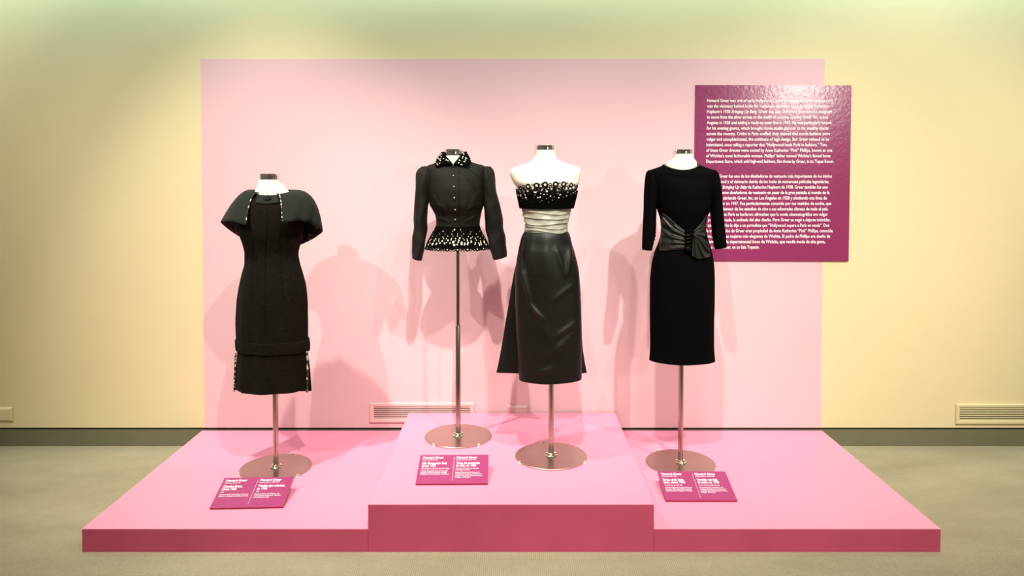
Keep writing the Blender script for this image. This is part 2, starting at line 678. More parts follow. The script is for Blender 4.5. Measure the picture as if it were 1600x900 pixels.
# ------------------------------------------------------------------ wall text panel
PTH = 0.008
tl, tr, br, bl = at(1086.2, 133, WY), at(1329.6, 133.5, WY), at(1325, 408, WY), at(1082.3, 407.5, WY)
pc = (tl + br) / 2
panel = thing('text_panel', (pc.x, WY, pc.z), 'large glossy plum text panel mounted on the wall at the right', 'sign')
yf = WY - PTH
V = [Vector((p.x, y, p.z)) for y in (yf, WY - 0.0009) for p in (tl, tr, br, bl)]
board = mesh('panel_board', V, [(0, 1, 2, 3), (7, 6, 5, 4), (0, 4, 5, 1), (1, 5, 6, 2), (2, 6, 7, 3), (3, 7, 4, 0)],
             M['vinyl'], panel, smooth=False)
EN = ['Howard Greer was one of early Hollywood’s most important costume designers and',
      'was the visionary behind looks for numerous legendary films, including Katharine',
      [('Hepburn’s 1938 ', 0), ('Bringing Up Baby', .25), ('. Greer was also one of the first costume designers', 0)],
      'to move from the silver screen to the world of couture, opening Greer, Inc. in Los',
      'Angeles in 1928 and adding a ready-to-wear line in 1947. He was particularly known',
      'for his evening gowns, which brought movie studio glamour to his wealthy clients',
      'across the country. Critics in Paris scoffed: they claimed that movie fashions were',
      'vulgar and unsophisticated, the antithesis of high design. But Greer refused to be',
      'intimidated, once telling a reporter that “Hollywood leads Paris in fashions.” Two',
      'of these Greer dresses were owned by Anne Katherine “Pink” Phillips, known as one',
      'of Wichita’s most fashionable women. Phillips’ father owned Wichita’s famed Innes',
      'Department Store, which sold high-end fashions, like those by Greer, in its Topaz Room.']
ENR = [1330, 1285, 1322, 1282, 1315, 1287, 1302, 1294, 1272, 1322, 1305, 1338]
ES = ['Howard Greer fue uno de los diseñadores de vestuario más importantes de los inicios',
      'de Hollywood y el visionario detrás de los looks de numerosas películas legendarias,',
      [('incluido en ', 0), ('Bringing Up Baby', .25), (' de Katharine Hepburn de 1938. Greer también fue uno', 0)],
      'de los primeros diseñadores de vestuario en pasar de la gran pantalla al mundo de la',
      'confección, abriendo Greer, Inc. en Los Ángeles en 1928 y añadiendo una línea de',
      'prêt-à-porter en 1947. Fue particularmente conocido por sus vestidos de noche, que',
      'llevaron el glamour de los estudios de cine a sus adineradas clientas de todo el país.',
      'Los críticos en París se burlaron: afirmaban que la moda cinematográfica era vulgar',
      'y poco sofisticada, la antítesis del alto diseño. Pero Greer se negó a dejarse intimidar,',
      'y en una ocasión le dijo a un periodista que “Hollywood supera a París en moda”. Dos',
      'de estos vestidos de Greer eran propiedad de Anne Katherine “Pink” Phillips, conocida',
      'como una de las mujeres más elegantes de Wichita. El padre de Phillips era dueño de',
      'la famosa tienda departamental Innes de Wichita, que vendía moda de alta gama,',
      'como la de Greer, en su Sala Topacio.']
ESR = [1237, 1213, 1200, 1214, 1192, 1230, 1205, 1200, 1225, 1213, 1243, 1222, 1178, 600]
LT = Letters(lambda x, z: (x, yf - 0.0006, z))
for i, s in enumerate(EN):
    cy = 157.0 + (252.0 - 157.0) / 11 * i
    lx = 1104.7 - 1.5 * i / 11
    a, b = at(lx, cy + 2.4, yf), at(1080 + ENR[i] / 6, cy + 2.4, yf)
    LT.line(s, a.x, a.z, 0.0265, b.x - a.x, bold=0.0006)
for i, s in enumerate(ES):
    cy = 275.1 + (386.0 - 275.1) / 13 * i
    lx = 1103.0 - 2.0 * i / 13
    a, b = at(lx, cy + 2.4, yf), at(1080 + ESR[i] / 5.625, cy + 2.4, yf)
    LT.line(s, a.x, a.z, 0.0265, b.x - a.x, bold=0.0006)
LT.build('lettering', M['white_ink'], board)


# ------------------------------------------------------------------ object labels on the platforms
def card(BL, BR, h, label, en, es, flip=1):
    a, b = ground(*BL, h), ground(*BR, h)
    u = (b - a)
    Wd = u.length
    u.normalize()
    back = Vector((-u.y, u.x, 0))
    run, rise, z0, th = 0.197, 0.055, 0.0078, 0.0045
    c = (a + b) / 2
    t = thing('label_stand', (c.x, c.y, h), label, 'label', 'magenta object labels')
    D = math.hypot(run, rise)
    vd = (back * run + Vector((0, 0, rise))) / D           # up the slope
    nrm = u.cross(vd).normalized()
    o = a + Vector((0, 0, z0))

    def P(x, y, d=0.0):
        return o + u * x + vd * y + nrm * d

    nx = 12
    V = []
    for d in (0, -th):
        for y in (0, D):
            for i in range(nx + 1):
                V.append(P(Wd * i / nx, y, d))
    k = nx + 1
    f = []
    for i in range(nx):
        f += [(i, i + 1, k + i + 1, k + i), (2 * k + i, 3 * k + i, 3 * k + i + 1, 2 * k + i + 1),
              (k + i, k + i + 1, 3 * k + i + 1, 3 * k + i)]
    f += [(0, k, 3 * k, 2 * k), (nx, 2 * k + nx, 3 * k + nx, k + nx)]
    bd = mesh('label_board', V, f, M['card'], t, smooth=False)
    V = []
    for d in (-0.0002, -th):
        for y in (-0.0015, 0.0):
            for i in range(nx + 1):
                s = (i / nx) if flip > 0 else 1 - i / nx
                lift = -0.0022 * max(0, (s - .45) / .55) ** 2 if d == -th else 0
                V.append(P(Wd * i / nx, y, d + lift))
    f = []
    for i in range(nx):
        f += [(i, i + 1, k + i + 1, k + i), (2 * k + i, 3 * k + i, 3 * k + i + 1, 2 * k + i + 1),
              (i, 2 * k + i, 2 * k + i + 1, i + 1)]
    f += [(0, k, 3 * k, 2 * k), (nx, 2 * k + nx, 3 * k + nx, k + nx)]
    mesh('board_edge', V, f, M['card_edge'], bd, smooth=False, label='crimson front edge of the board')
    # folded easel leg below
    p0, p1 = P(Wd * .35, D * .62, -th), P(Wd * .65, D * .62, -th)
    q0, q1 = p0.copy(), p1.copy()
    q0.z = q1.z = h + .0006
    q0 += back * .02
    q1 += back * .02
    V = [p0, p1, q1, q0] + [x + back * .003 for x in (p0, p1, q1, q0)]
    mesh('easel_leg', V, [(0, 1, 2, 3), (7, 6, 5, 4), (0, 4, 5, 1), (1, 5, 6, 2), (2, 6, 7, 3), (3, 7, 4, 0)], M['card'], t, smooth=False)
    L = Letters(lambda x, y: P(x, y, 0.0005))
    H = D
    for col, (rows) in ((0.045, en), (0.535, es)):
        X = col * Wd
        L.line('Howard Greer', X, H * (1 - .135), .0235, width=.30 * Wd, bold=.0006)
        L.line(rows[0], X, H * (1 - .195), .0100, width=(.215 if col < .3 else .28) * Wd, bold=.0002)
        L.line(rows[1][0], X, H * (1 - .335), .0225, width=rows[1][2] * Wd, bold=.0006)
        L.line(rows[1][1], X, H * (1 - .425), .0225, width=rows[1][3] * Wd, bold=.0006)
        yy = .505
        for s, wd in rows[2]:
            if s:
                L.line(s, X, H * (1 - yy), .0105, width=wd * Wd, bold=.0002)
            yy += .055 if s else .028
    L.rect(.4985 * Wd, H * .10, .5015 * Wd, H * .93)
    L.build('lettering', M['white_ink'], bd)
    return t


card((327.3, 796.7), (442.7, 794.2), LOW, 'magenta label in front of the dress with the cape collar',
     ('(American, 1896–1974)', ('Chemise Dress,', 'about 1960', .27, .20),
      [('Fabric', .05), ('', 0), ('Wichita-Sedgwick County Historical', .40), ('Museum, donated by Katherine Innes', .41)]),
     ('Estadounidense, 1896–1974', ('Vestido tipo chemise,', 'ca. 1960', .38, .145),
      [('Tela', .05), ('', 0), ('Museo Histórico de Wichita y del', .34), ('condado de Sedgwick, donado', .37), ('por Katherine Innes', .22)]))
card((649.3, 758.6), (762.3, 757.9), HIGH, 'magenta label on the tall middle platform, before the short jacket',
     ('(American, 1896–1974)', ('Silk Grosgrain Suit,', 'about 1950', .36, .20),
      [('Silk grosgrain with satin and silk velvet', .40), ('', 0), ('Wichita-Sedgwick County Historical', .38), ('Museum, Gift of the Family of Anne', .37), ('Katherine Innes Phillips, 1994.22.2', .40)]),
     ('Estadounidense, 1896–1974', ('Traje de grosgrain', 'de seda, ca. 1950', .34, .29),
      [('Grosgrain de seda, raso de seda', .33), ('y terciopelo de seda', .20), ('', 0), ('Museo Histórico de Wichita y del', .34), ('condado de Sedgwick, donado por', .37), ('la familia de Anne Katherine Innes', .38), ('Phillips, 1994.22.2', .22)]))
card((1040.2, 784.6), (1152.2, 784.6), LOW, 'magenta label in front of the dress with the satin sash',
     ('(American, 1896–1974)', ('Dress with Satin', 'Sash, about 1950', .30, .31),
      [('Wool jersey and silk satin', .26), ('', 0), ('Wichita-Sedgwick County Historical', .38), ('Museum, Gift of the Family of Anne', .37), ('Katherine Innes Phillips, 1994.22.3', .37)]),
     ('Estadounidense, 1896–1974', ('Vestido con faja', 'de satén, ca. 1950', .30, .31),
      [('Jersey de lana y satén de seda', .30), ('', 0), ('Museo Histórico de Wichita y del', .34), ('condado de Sedgwick, donado por', .37), ('la familia de Anne Katherine Innes', .38), ('Phillips, 1994.22.3', .20)]))


# ------------------------------------------------------------------ wall fittings
def vent(x0, y0, x1, y1, sx0, sy0, sx1, sy1, m, label, nsl):
    a, b = at(x0, y0, WY), at(x1, y1, WY)
    sa, sb = at(sx0, sy0, WY), at(sx1, sy1, WY)
    t = thing('wall_vent', ((a.x + b.x) / 2, WY, b.z), label, 'vent', 'wall vents')
    d = 0.010
    yb = WY - 0.0012
    box('vent_shade_back', (a.x + .008, yb - .002, b.z + .008), (b.x - .008, yb, a.z - .008), M['dark'], t)  # black sheet stands in for the shade behind the slats
    # frame: four mitred bars with a stepped profile as one ring
    prof = [(0.0, 0.0), (0.0, 0.5), (0.12, 1.0), (0.7, 1.0), (1.0, 0.72), (1.0, 0.0)]
    V, Fc = [], []
    for (q, h) in prof:
        xa, xb = a.x + (sa.x - a.x) * q, b.x + (sb.x - b.x) * q
        za, zb = a.z + (sa.z - a.z) * q, b.z + (sb.z - b.z) * q
        V += [(xa, yb - d * h, za), (xb, yb - d * h, za), (xb, yb - d * h, zb), (xa, yb - d * h, zb)]
    for j in range(len(prof)):
        for i in range(4):
            l = (i + 1) % 4
            jj = (j + 1) % len(prof)
            Fc.append((j * 4 + i, j * 4 + l, jj * 4 + l, jj * 4 + i))
    mesh('vent_frame', V, Fc, m, t, smooth=False)
    H = sa.z - sb.z
    pitch = H / nsl
    for i in range(nsl):
        z = sb.z + pitch * (i + .5)
        V = []
        for x in (sa.x, sb.x):
            V += [(x, yb - d * .85, z - pitch * .26), (x, yb - d * .85, z + pitch * .12), (x, yb - .0025, z + pitch * .16), (x, yb - .0025, z - pitch * .10)]
        mesh('slat', V, [(0, 1, 2, 3), (7, 6, 5, 4), (0, 4, 5, 1), (1, 5, 6, 2), (2, 6, 7, 3), (3, 7, 4, 0)], m, t, smooth=False)
    return t


vent(577.5, 629.3, 741, 659.6, 584.2, 635, 735, 653.5, M['outlet_pink'], 'pink painted louvred vent low on the wall, behind the middle platform', 6)
vent(1492.7, 631, 1655, 661.7, 1498.3, 636, 1649, 655.5, M['outlet'], 'cream louvred vent low on the wall at the far right', 7)


def plate(x0, y0, x1, y1, m, label):
    a, b = at(x0, y0, WY), at(x1, y1, WY)
    t = thing('wall_plate', ((a.x + b.x) / 2, WY, (a.z + b.z) / 2), label, 'wall plate')
    d, i = 0.012, 0.010
    yb = WY - 0.001
    V = [(a.x, yb, a.z), (b.x, yb, a.z), (b.x, yb, b.z), (a.x, yb, b.z),
         (a.x, yb - d * .35, a.z), (b.x, yb - d * .35, a.z), (b.x, yb - d * .35, b.z), (a.x, yb - d * .35, b.z),
         (a.x + i, yb - d, a.z - i), (b.x - i, yb - d, a.z - i), (b.x - i, yb - d, b.z + i), (a.x + i, yb - d, b.z + i)]
    Fc = [(8, 9, 10, 11), (3, 2, 1, 0)]
    for j in (0, 4):
        for k in range(4):
            l = (k + 1) % 4
            Fc.append((j + k, j + l, j + 4 + l, j + 4 + k))
    mesh('cover', V, Fc, m, t, smooth=False)
    for sx in (.3, .7):
        c = Vector((a.x + (b.x - a.x) * sx, yb - d, (a.z + b.z) / 2))
        v = [c + Vector((.0028 * math.cos(q * PI / 4), -.0008 * s, .0028 * math.sin(q * PI / 4))) for s in (0, 1) for q in range(8)]
        f = [tuple(range(8, 16))] + [(q, (q + 1) % 8, 8 + (q + 1) % 8, 8 + q) for q in range(8)]
        mesh('screw', v, f, m, t, smooth=False)
    return t


plate(-26, 636, 20.7, 657.8, M['outlet'], 'cream cover plate low on the wall at the far left')
plate(792.8, 633, 824, 655, M['outlet_pink'], 'pink painted cover plate on the wall behind the middle platform')


# ------------------------------------------------------------------ dress stands
def stand(bx, by, h, cap, label, split=None, clip_angles=(-140, -40, 75)):
    """cap = (left px, top py, right px, bottom py) of the chrome neck cap"""
    b = ground(bx, by, h + 0.006)
    t = thing('dress_stand', (b.x, b.y, h), label, 'dress stand', 'dress form stands')
    R = 0.1787
    z0 = h
    lathe('base_plate', (b.x, b.y, z0 + .0004), [(R - .001, 0), (R, .001), (R, .005), (R - .001, .006)], M['steel'], t, n=96)
    fl = lathe('flange', (b.x, b.y, z0 + .006), [(.031, 0), (.031, .004), (.029, .006), (.019, .0065), (.0185, .012), (.0165, .014)], M['screw'], t, n=32)
    for a in (30, 150, 270):
        a = math.radians(a)
        lathe('screw', (b.x + .024 * math.cos(a), b.y + .024 * math.sin(a), z0 + .0115), [(.005, 0), (.005, .004), (.003, .0065), (.001, .007)], M['screw'], fl, n=12)
    for a in clip_angles:
        a = math.radians(a)
        cx, cy = b.x + (R + .003) * math.cos(a), b.y + (R + .003) * math.sin(a)
        cl = lathe('clip', (cx, cy, z0 + .0004), [(.009, 0), (.009, .002), (.004, .0035), (.004, .008), (.0055, .0085), (.0055, .011), (.002, .012)], M['clip'], t, n=12)
    top = at((cap[0] + cap[2]) / 2, cap[3], b.y)
    if split:
        zs = at(bx, split, b.y).z
        lathe('pole', (b.x, b.y, z0 + .006), [(.0135, 0), (.0135, zs - z0 - .006), (.0125, zs - z0 - .004)], M['steel'], t, n=24)
        lathe('upper_pole', (b.x, b.y, zs - .002), [(.0095, 0), (.0095, top.z - zs - .1)], M['steel'], t, n=24)
    else:
        lathe('pole', (b.x, b.y, z0 + .006), [(.0135, 0), (.0135, top.z - z0 - .1)], M['steel'], t, n=24)
    # neck cap
    L, Rr = at(cap[0], cap[3], b.y), at(cap[2], cap[3], b.y)
    T = at(cap[0], cap[1], b.y)
    r = (Rr.x - L.x) / 2
    hh = T.z - L.z
    cx = (L.x + Rr.x) / 2
    lathe('neck_cap', (cx, b.y, L.z), [(r * .97, -.002), (r, 0), (r, hh * .9), (r * .985, hh * .97), (r * .94, hh)], M['chrome'], t, n=64)
    return t, b


def torso(Y0, rings, t, name='torso'):
    lf = Loft(Y0, rings)
    lf.build(name, M['jersey'], t, N=72, Mr=70, top='cap', bottom='cap')
    return lf


def gauss(x, w):
    return np.exp(-(x / w) ** 2)


def seg_dist(px, py, a, b):
    ax, ay = a
    bx, by = b
    l2 = (bx - ax) ** 2 + (by - ay) ** 2
    u = np.clip(((px - ax) * (bx - ax) + (py - ay) * (by - ay)) / l2, 0, 1)
    return np.hypot(px - ax - u * (bx - ax), py - ay - u * (by - ay)), u


def ridge(px, py, phi, a, b, amp, w):
    d, u = seg_dist(px, py, a, b)
    return np.where(np.cos(phi) > 0, amp * np.exp(-(d / w) ** 2) * np.sin(PI * np.clip(u * .9 + .05, 0, 1)) ** .5, 0)


# ================================================================== 1  chemise dress with a cape collar
T1, B1 = stand(431.3, 729.5, LOW, (406.2, 271.3, 437.0, 280.6),
               'dress stand on the left platform, inside the dress with the cape collar', clip_angles=(-150, -38, 80))
Y1 = B1.y
torso(Y1, [(405.5, 280.6, 437.8, 280.6, .054, .054), (404.6, 286, 439.5, 286, .056, .056), (402.5, 291, 444.5, 291, .059, .059),
           (400, 296, 448, 296, .060, .06), (397, 301, 453, 301, .062, .06), (391, 307, 460, 307, .063, .06), (386, 320, 465, 320, .07, .066),
           (386, 350, 464, 350, .08, .07), (391, 390, 458, 390, .06, .06), (385, 440, 466, 440, .075, .075), (382, 470, 468, 470, .075, .075)], T1)
D1 = thing('cape_collar_dress', (B1.x, B1.y, 0.49),
           'charcoal sheath dress with a cape collar and hem band, leftmost of the four garments', 'dress', 'garments on dress stands')


def disp1(phi, py, px):
    o = 0 * phi
    # soft folds of the lower skirt, recessed side panel at the left
    k = np.clip((py - 545) / 60, 0, 1)
    o = o + .004 * k * np.cos(phi * 7 + .6)
    o = o - np.where((np.cos(phi) > -.2), .014 * np.clip((py - 470) / 80, 0, 1) / (1 + np.exp((px - 385.5) / .6)), 0)
    # vertical drag lines at the right hip
    o = o + ridge(px, py, phi, (452, 430), (462, 520), .004, 5)
    o = o + .0025 * np.clip((py - 400) / 60, 0, 1) * np.cos(phi * 9)
    return o


bd1 = Loft(Y1, [(394, 298, 456, 298, .072, .075), (385, 303, 467, 303, .082, .085), (377, 310, 477, 310, .10, .092), (374, 330, 478, 330, .118, .097),
                (374, 350, 475, 350, .122, .097), (375.5, 366, 471.5, 366, .116, .093), (380.5, 383, 468.5, 383, .100, .087), (383, 397, 466, 397, .090, .082),
                (383, 410, 468, 410, .092, .086), (379.2, 427, 473, 427, .100, .098), (374.5, 450, 478.6, 450, .110, .112), (370.5, 480, 481, 480, .115, .12),
                (368, 505, 481.3, 505, .115, .12), (367.5, 530, 481.3, 530, .115, .12), (368, 552, 481, 552, .116, .12), (367.5, 580, 481, 580, .118, .122),
                (366.5, 606, 481, 606, .12, .124)], disp1,
           drop=lambda phi, t, py: -np.clip(np.cos(phi), 0, 1) ** 1.5 * np.clip((330 - py) / 30, 0, 1) * .022)
bd1.build('bodice_and_skirt', M['wool'], D1, N=240, Mr=150, top='lip')
# back hem panel flaring beyond the slits
bp = Loft(Y1 + .03, [(371, 546, 479, 546, .01, .10), (369, 570, 483, 570, .01, .108), (366, 609, 486.3, 611, .01, .114)])
bp.build('back_hem_panel', M['wool'], D1, N=72, Mr=20)
band = Loft(Y1, [(367.4, 528.6, 482.0, 529.6, .118, .123), (366.6, 529.6, 483.0, 530.4, .1215, .126), (366.2, 538, 484.6, 539, .1225, .127), (366.3, 545.6, 484.2, 546.8, .1225, .127), (367.2, 546.6, 482.8, 547.8, .119, .124)],
            lambda phi, py, px: disp1(phi, py, px) + .0011 * np.cos(phi * 25 + np.sin(phi * 5) * 3) + .0009 * np.cos(phi * 13))
band.build('hem_band', M['wool'], D1, N=200, Mr=16, bottom='open')
for nm, pts in (('center_seam', [(417.3, 321), (417.5, 350), (415, 390), (414.5, 440), (414.8, 524)]),):
    seam(nm, bd1, pts, M['velvet'], D1, r=.0011, off=.0002, steps=26)
for pts in ([(393.5, 420), (392, 445), (393, 470)], [(440, 420), (441.5, 445), (441, 470)], [(398, 372), (396, 395), (394, 420)], [(437, 372), (439, 395), (440, 420)]):
    seam('dart', bd1, pts, M['velvet'], D1, r=.0008, off=-.0001, steps=12)
# printed binding at the hem slits
q = [bp.pt(u, math.radians(97), .003) for u in np.linspace(.1, 1, 14)]
q = [at(*poly_at([(480.2, 549), (480.6, 580), (479.6, 613)], u), Y1 - .055) for u in np.linspace(0, 1, 16)]
tube('slit_binding', q, .0042, M['piping'], D1, n=6, label='black and ivory printed binding of the slit')
q = [at(*poly_at([(368.2, 552), (367, 580), (366.0, 612)], u), Y1 - .012) for u in np.linspace(0, 1, 16)]
tube('slit_binding', q, .0045, M['piping'], D1, n=6, label='black and ivory printed binding of the slit')

# cape collar: neckline -> shoulder -> hem as curves around the body
CAPE = {  # angle: hem px, py, depth offset (front negative)
    -180: (425, 386, .150), -150: (392, 380, .140), -122: (373, 369, .105), -104: (354, 356, .055), -90: (344.3, 347, .01), -75: (349, 346, -.045),
    -58: (357, 345.2, -.09), -46: (369, 348, -.125), -33: (384, 351.5, -.150),
    12: (441, 347.5, -.165), 30: (456, 345.8, -.155), 44: (468, 344.2, -.125), 55: (478, 346.5, -.115), 63: (484.5, 344.5, -.09), 72: (489, 352, -.075), 82: (499, 356, -.05),
    95: (504.6, 361, -.005), 112: (497, 368, .05), 135: (480, 378, .10), 155: (455, 386, .135), 180: (425, 386, .150)}
ck = sorted(CAPE)
cv = np.array([CAPE[a] for a in ck], float)


def cape_curve(a, t):
    hx, hy, hd = hermite(np.array(ck, float), cv, np.array([a]))[0]
    H = at(hx, hy, Y1 + hd)
    r = math.radians(a)
    sn, cs = math.sin(r), math.cos(r)
    nx = 425 + 31.5 * sn
    Nn = at(nx, 296.5, Y1 - (.078 if cs > 0 else .076) * cs)
    Nn.z -= .022 * max(0, cs) ** 1.5
    sx = 424 + (53 if sn < 0 else 65) * sn
    S = at(sx, 299 if sn < 0 else 296.5, Y1 - (.112 if cs > 0 else .105) * cs)
    S.z -= .05 * max(0, cs) ** 2 + .012 * max(0, -cs)
    K = S * 2 - (Nn + H) * .5
    K.z = min(K.z, Nn.z + .014)
    p = Nn * (1 - t) ** 2 + K * 2 * t * (1 - t) + H * t ** 2
    return p


def cape_piece(a0, a1, a0h, a1h, n):
    nv = 22
    V = []
    for j in range(nv):
        t = j / (nv - 1)
        for i in range(n):
            s = i / (n - 1)
            a = (a0 + (a1 - a0) * s) * (1 - t) + (a0h + (a1h - a0h) * s) * t
            V.append(cape_curve(a, t))
    return V, grid_faces(n, nv), nv


for (a0, a1, h0, h1) in ((-180, -40, -180, -33), (14, 180, 12, 180)):
    n = 76
    V, Fc, nv = cape_piece(a0, a1, h0, h1, n)
    o = mesh('cape_collar', V, Fc, M['wool_cape'], D1, recalc=False, mats=[M['lining']], label='slate grey cape half with printed lining')
    me = o.data
    c = Vector((B1.x, Y1, 0)) - wloc(D1)
    sgn = sum((p.center - c).x * p.normal.x + (p.center - c).y * p.normal.y + .05 * p.normal.z for p in me.polygons)
    if sgn < 0:
        me.flip_normals()
    s = o.modifiers.new('thickness', 'SOLIDIFY')
    s.thickness = .004
    s.offset = -1
    s.material_offset = 1
    s.material_offset_rim = 0
    i = n - 1 if a0 < -100 else 0
    edge = [V[j * n + i] + Vector((0, -.002, 0)) for j in range(nv)]
    tube('edge_binding', edge, .0026, M['piping'], D1, n=6, label='black and ivory printed edge of the cape')
# button tab at the neckline
patch('neck_tab', bd1, [(402.5, 303.8), (417, 305), (433.5, 303.8)], [(399.5, 317.3), (417, 318.6), (435, 317.3)], M['wool_cape'], D1, nu=20, nv=8,
      off=lambda u, v: .006, thick=.005)
bc = bd1.on(418, 310.5, .012)


def dome(name, c, r, m, parent, flat=.55, n=16, **k):
    v, f = [], []
    ks = 5
    for j in range(ks):
        q = (PI / 2) * j / (ks - 1) * .98
        for i in range(n):
            a = 2 * PI * i / n
            v.append((c[0] + r * math.cos(q) * math.cos(a), c[1] - r * flat * math.sin(q), c[2] + r * math.cos(q) * math.sin(a)))
    for j in range(ks - 1):
        for i in range(n):
            l = (i + 1) % n
            f.append((j * n + i, j * n + l, (j + 1) * n + l, (j + 1) * n + i))
    f += [tuple(range(n)), tuple((ks - 1) * n + i for i in range(n))]
    return mesh(name, v, f, m, parent, **k)


dome('button', bc, .019, M['wool_cape'], D1, label='large cloth covered button')
tube('buttonhole', [bd1.on(411, 310.3, .0125), bd1.on(414.5, 310.8, .0125)], .0022, M['velvet'], D1, n=6)


# ================================================================== lace helpers
def disc_ring(c, nrm, ro, ri, h, n=14):
    """a flat cord ring lying on a surface: centre, normal, outer and inner radius, height"""
    nrm = Vector(nrm).normalized()
    a = nrm.orthogonal().normalized()
    b = nrm.cross(a)
    v, f = [], []
    prof = [(ro, 0), ((ro * .8 + ri * .2), h), ((ro * .2 + ri * .8), h), (ri, 0)]
    for (r, z) in prof:
        for i in range(n):
            q = 2 * PI * i / n
            v.append(Vector(c) + (a * math.cos(q) + b * math.sin(q)) * r + nrm * z)
    for j in range(4):
        jj = (j + 1) % 4
        for i in range(n):
            l = (i + 1) % n
            f.append((j * n + i, j * n + l, jj * n + l, jj * n + i))
    return v, f


def blob(c, nrm, rx, ry, h, rot=0.0, n=9):
    nrm = Vector(nrm).normalized()
    a = nrm.orthogonal().normalized()
    b = nrm.cross(a)
    v, f = [], []
    for s, z in ((1, 0), (.75, h)):
        for i in range(n):
            q = 2 * PI * i / n
            k = s * (1 + .13 * math.sin(3 * q + rot))
            x, y = rx * math.cos(q) * k, ry * math.sin(q) * k
            v.append(Vector(c) + a * x + b * y + nrm * z)
    f = [(i, (i + 1) % n, n + (i + 1) % n, n + i) for i in range(n)] + [tuple(range(n, 2 * n))]
    return v, f


def merge(lst):
    V, Fc = [], []
    for v, f in lst:
        k = len(V)
        V += list(v)
        Fc += [tuple(i + k for i in q) for q in f]
    return V, Fc


def normal_at(lf, t, phi):
    p = lf.pt(t, phi)
    a = lf.pt(min(1, t + .004), phi) - lf.pt(max(0, t - .004), phi)
    b = lf.pt(t, phi + .01) - lf.pt(t, phi - .01)
    n = a.cross(b).normalized()
    c = Vector((p.x, lf.Y0, p.z))
    ax = lf.rows[:, [0, 2]].mean()
    if n.dot(Vector((p.x - ax, p.y - lf.Y0, 0))) < 0:
        n = -n
    return n


# ================================================================== 2  short jacket
T2, B2 = stand(716, 680.3, HIGH, (694.3, 233.2, 722.2, 243.2),
               'tall dress stand at the back left of the middle platform, inside the jacket', split=509, clip_angles=(-130, -50, 100))
Y2 = B2.y
torso(Y2, [(694.6, 243.2, 722, 243.2, .048, .048), (694.8, 248, 722.2, 248, .049, .049), (693.5, 254, 723.5, 254, .049, .049), (690, 262, 729, 262, .052, .052), (686, 270, 738, 270, .062, .062),
           (688, 300, 740, 300, .07, .062), (690, 345, 740, 345, .065, .06), (690, 368, 741, 368, .07, .07)], T2)
D2 = thing('short_jacket', (B2.x, B2.y, 1.17), 'short black jacket with a spotted lace collar and peplum and six buttons', 'jacket', 'garments on dress stands')


def disp2(phi, py, px):
    o = 0 * phi
    o = o + ridge(px, py, phi, (722, 257), (752, 305), .006, 2.6)
    o = o + ridge(px, py, phi, (680, 306), (692, 322), .004, 3)
    o = o + ridge(px, py, phi, (748, 300), (736, 325), .005, 3)
    o = o + ridge(px, py, phi, (688, 300), (700, 345), .003, 4)
    o = o + ridge(px, py, phi, (733, 300), (726, 345), .003, 4)
    o = o + ridge(px, py, phi, (686, 318), (700, 326), .004, 2.0) + ridge(px, py, phi, (746, 318), (730, 327), .004, 2.0)
    o = o + ridge(px, py, phi, (684, 338), (705, 345), .005, 2.2)
    o = o + ridge(px, py, phi, (748, 336), (728, 345), .004, 2.2)
    o = o + np.where(np.cos(phi) > 0, .0035 / (1 + np.exp((716.5 - px) / .35)) * (px < 723) * np.clip((px - 723) / -6, 0, 1), 0)
    return o


jb = Loft(Y2, [(693.5, 247, 724, 247, .056, .064), (687.5, 251.5, 732, 251, .066, .072), (679, 255, 742, 254.8, .078, .08), (668, 259, 756, 258.8, .085, .084), (665, 264, 761, 264, .09, .086),
               (667, 280, 760, 280, .112, .092), (669, 300, 758, 300, .126, .095), (671, 318, 756, 319, .124, .094), (676, 328, 753.5, 328, .112, .09), (680.3, 337, 751.5, 337, .098, .085),
               (681.5, 346, 750, 346, .092, .083), (681.6, 355, 749.3, 355, .091, .084)], disp2,
          drop=lambda phi, t, py: -np.clip(np.cos(phi), 0, 1) ** 2.5 * np.clip((272 - py) / 22, 0, 1) * .032)
jb.build('bodice', M['faille'], D2, N=200, Mr=150, bottom='open')
for side, rings in (('left', [(660, 260, 672, 259, .02, .02), (654.5, 264.5, 677, 268, .042, .042), (650.8, 273, 677, 281, .054, .052), (648.8, 295, 674, 300, .058, .054),
                              (648.3, 318, 670, 319.5, .056, .052, -.005), (646.8, 345, 667.8, 343, .05, .048, -.012), (646.2, 365, 667.2, 364, .048, .046, -.02), (645.6, 385, 664.5, 386, .045, .043, -.03), (645.3, 401.5, 660, 406, .042, .04, -.035)]),
                    ('right', [(754, 259.5, 766, 260, .02, .02), (750, 270, 770, 266, .042, .042), (750.5, 285, 773, 279, .054, .052), (752.5, 304, 776.5, 300, .058, .054),
                               (755.6, 322, 780.5, 318, .056, .052, -.005), (757.5, 343, 785.3, 341, .05, .048, -.012), (760.8, 364, 788.5, 362, .048, .046, -.02), (764.3, 384, 790.6, 381, .045, .043, -.03), (771, 405, 792.2, 399.5, .042, .04, -.035)])):
    sg = 1 if side == 'left' else -1

    def dsl(phi, py, px, sg=sg):
        return (.0022 * np.cos(phi * 3 + py * .11 * sg) + .0018 * np.sin(py * .22 + np.cos(phi + sg) * 2.2) * np.clip((py - 300) / 60, .15, 1)
                * np.exp(-((py - 360) / 40) ** 2) + .0025 * np.exp(-((py - 275) / 14) ** 2) * np.cos(phi * 8))

    Loft(Y2, rings, dsl).build('sleeve', M['faille'], D2, N=64, Mr=90, top='cap', lip=.06)
    cuff = Loft(Y2, rings, dsl)
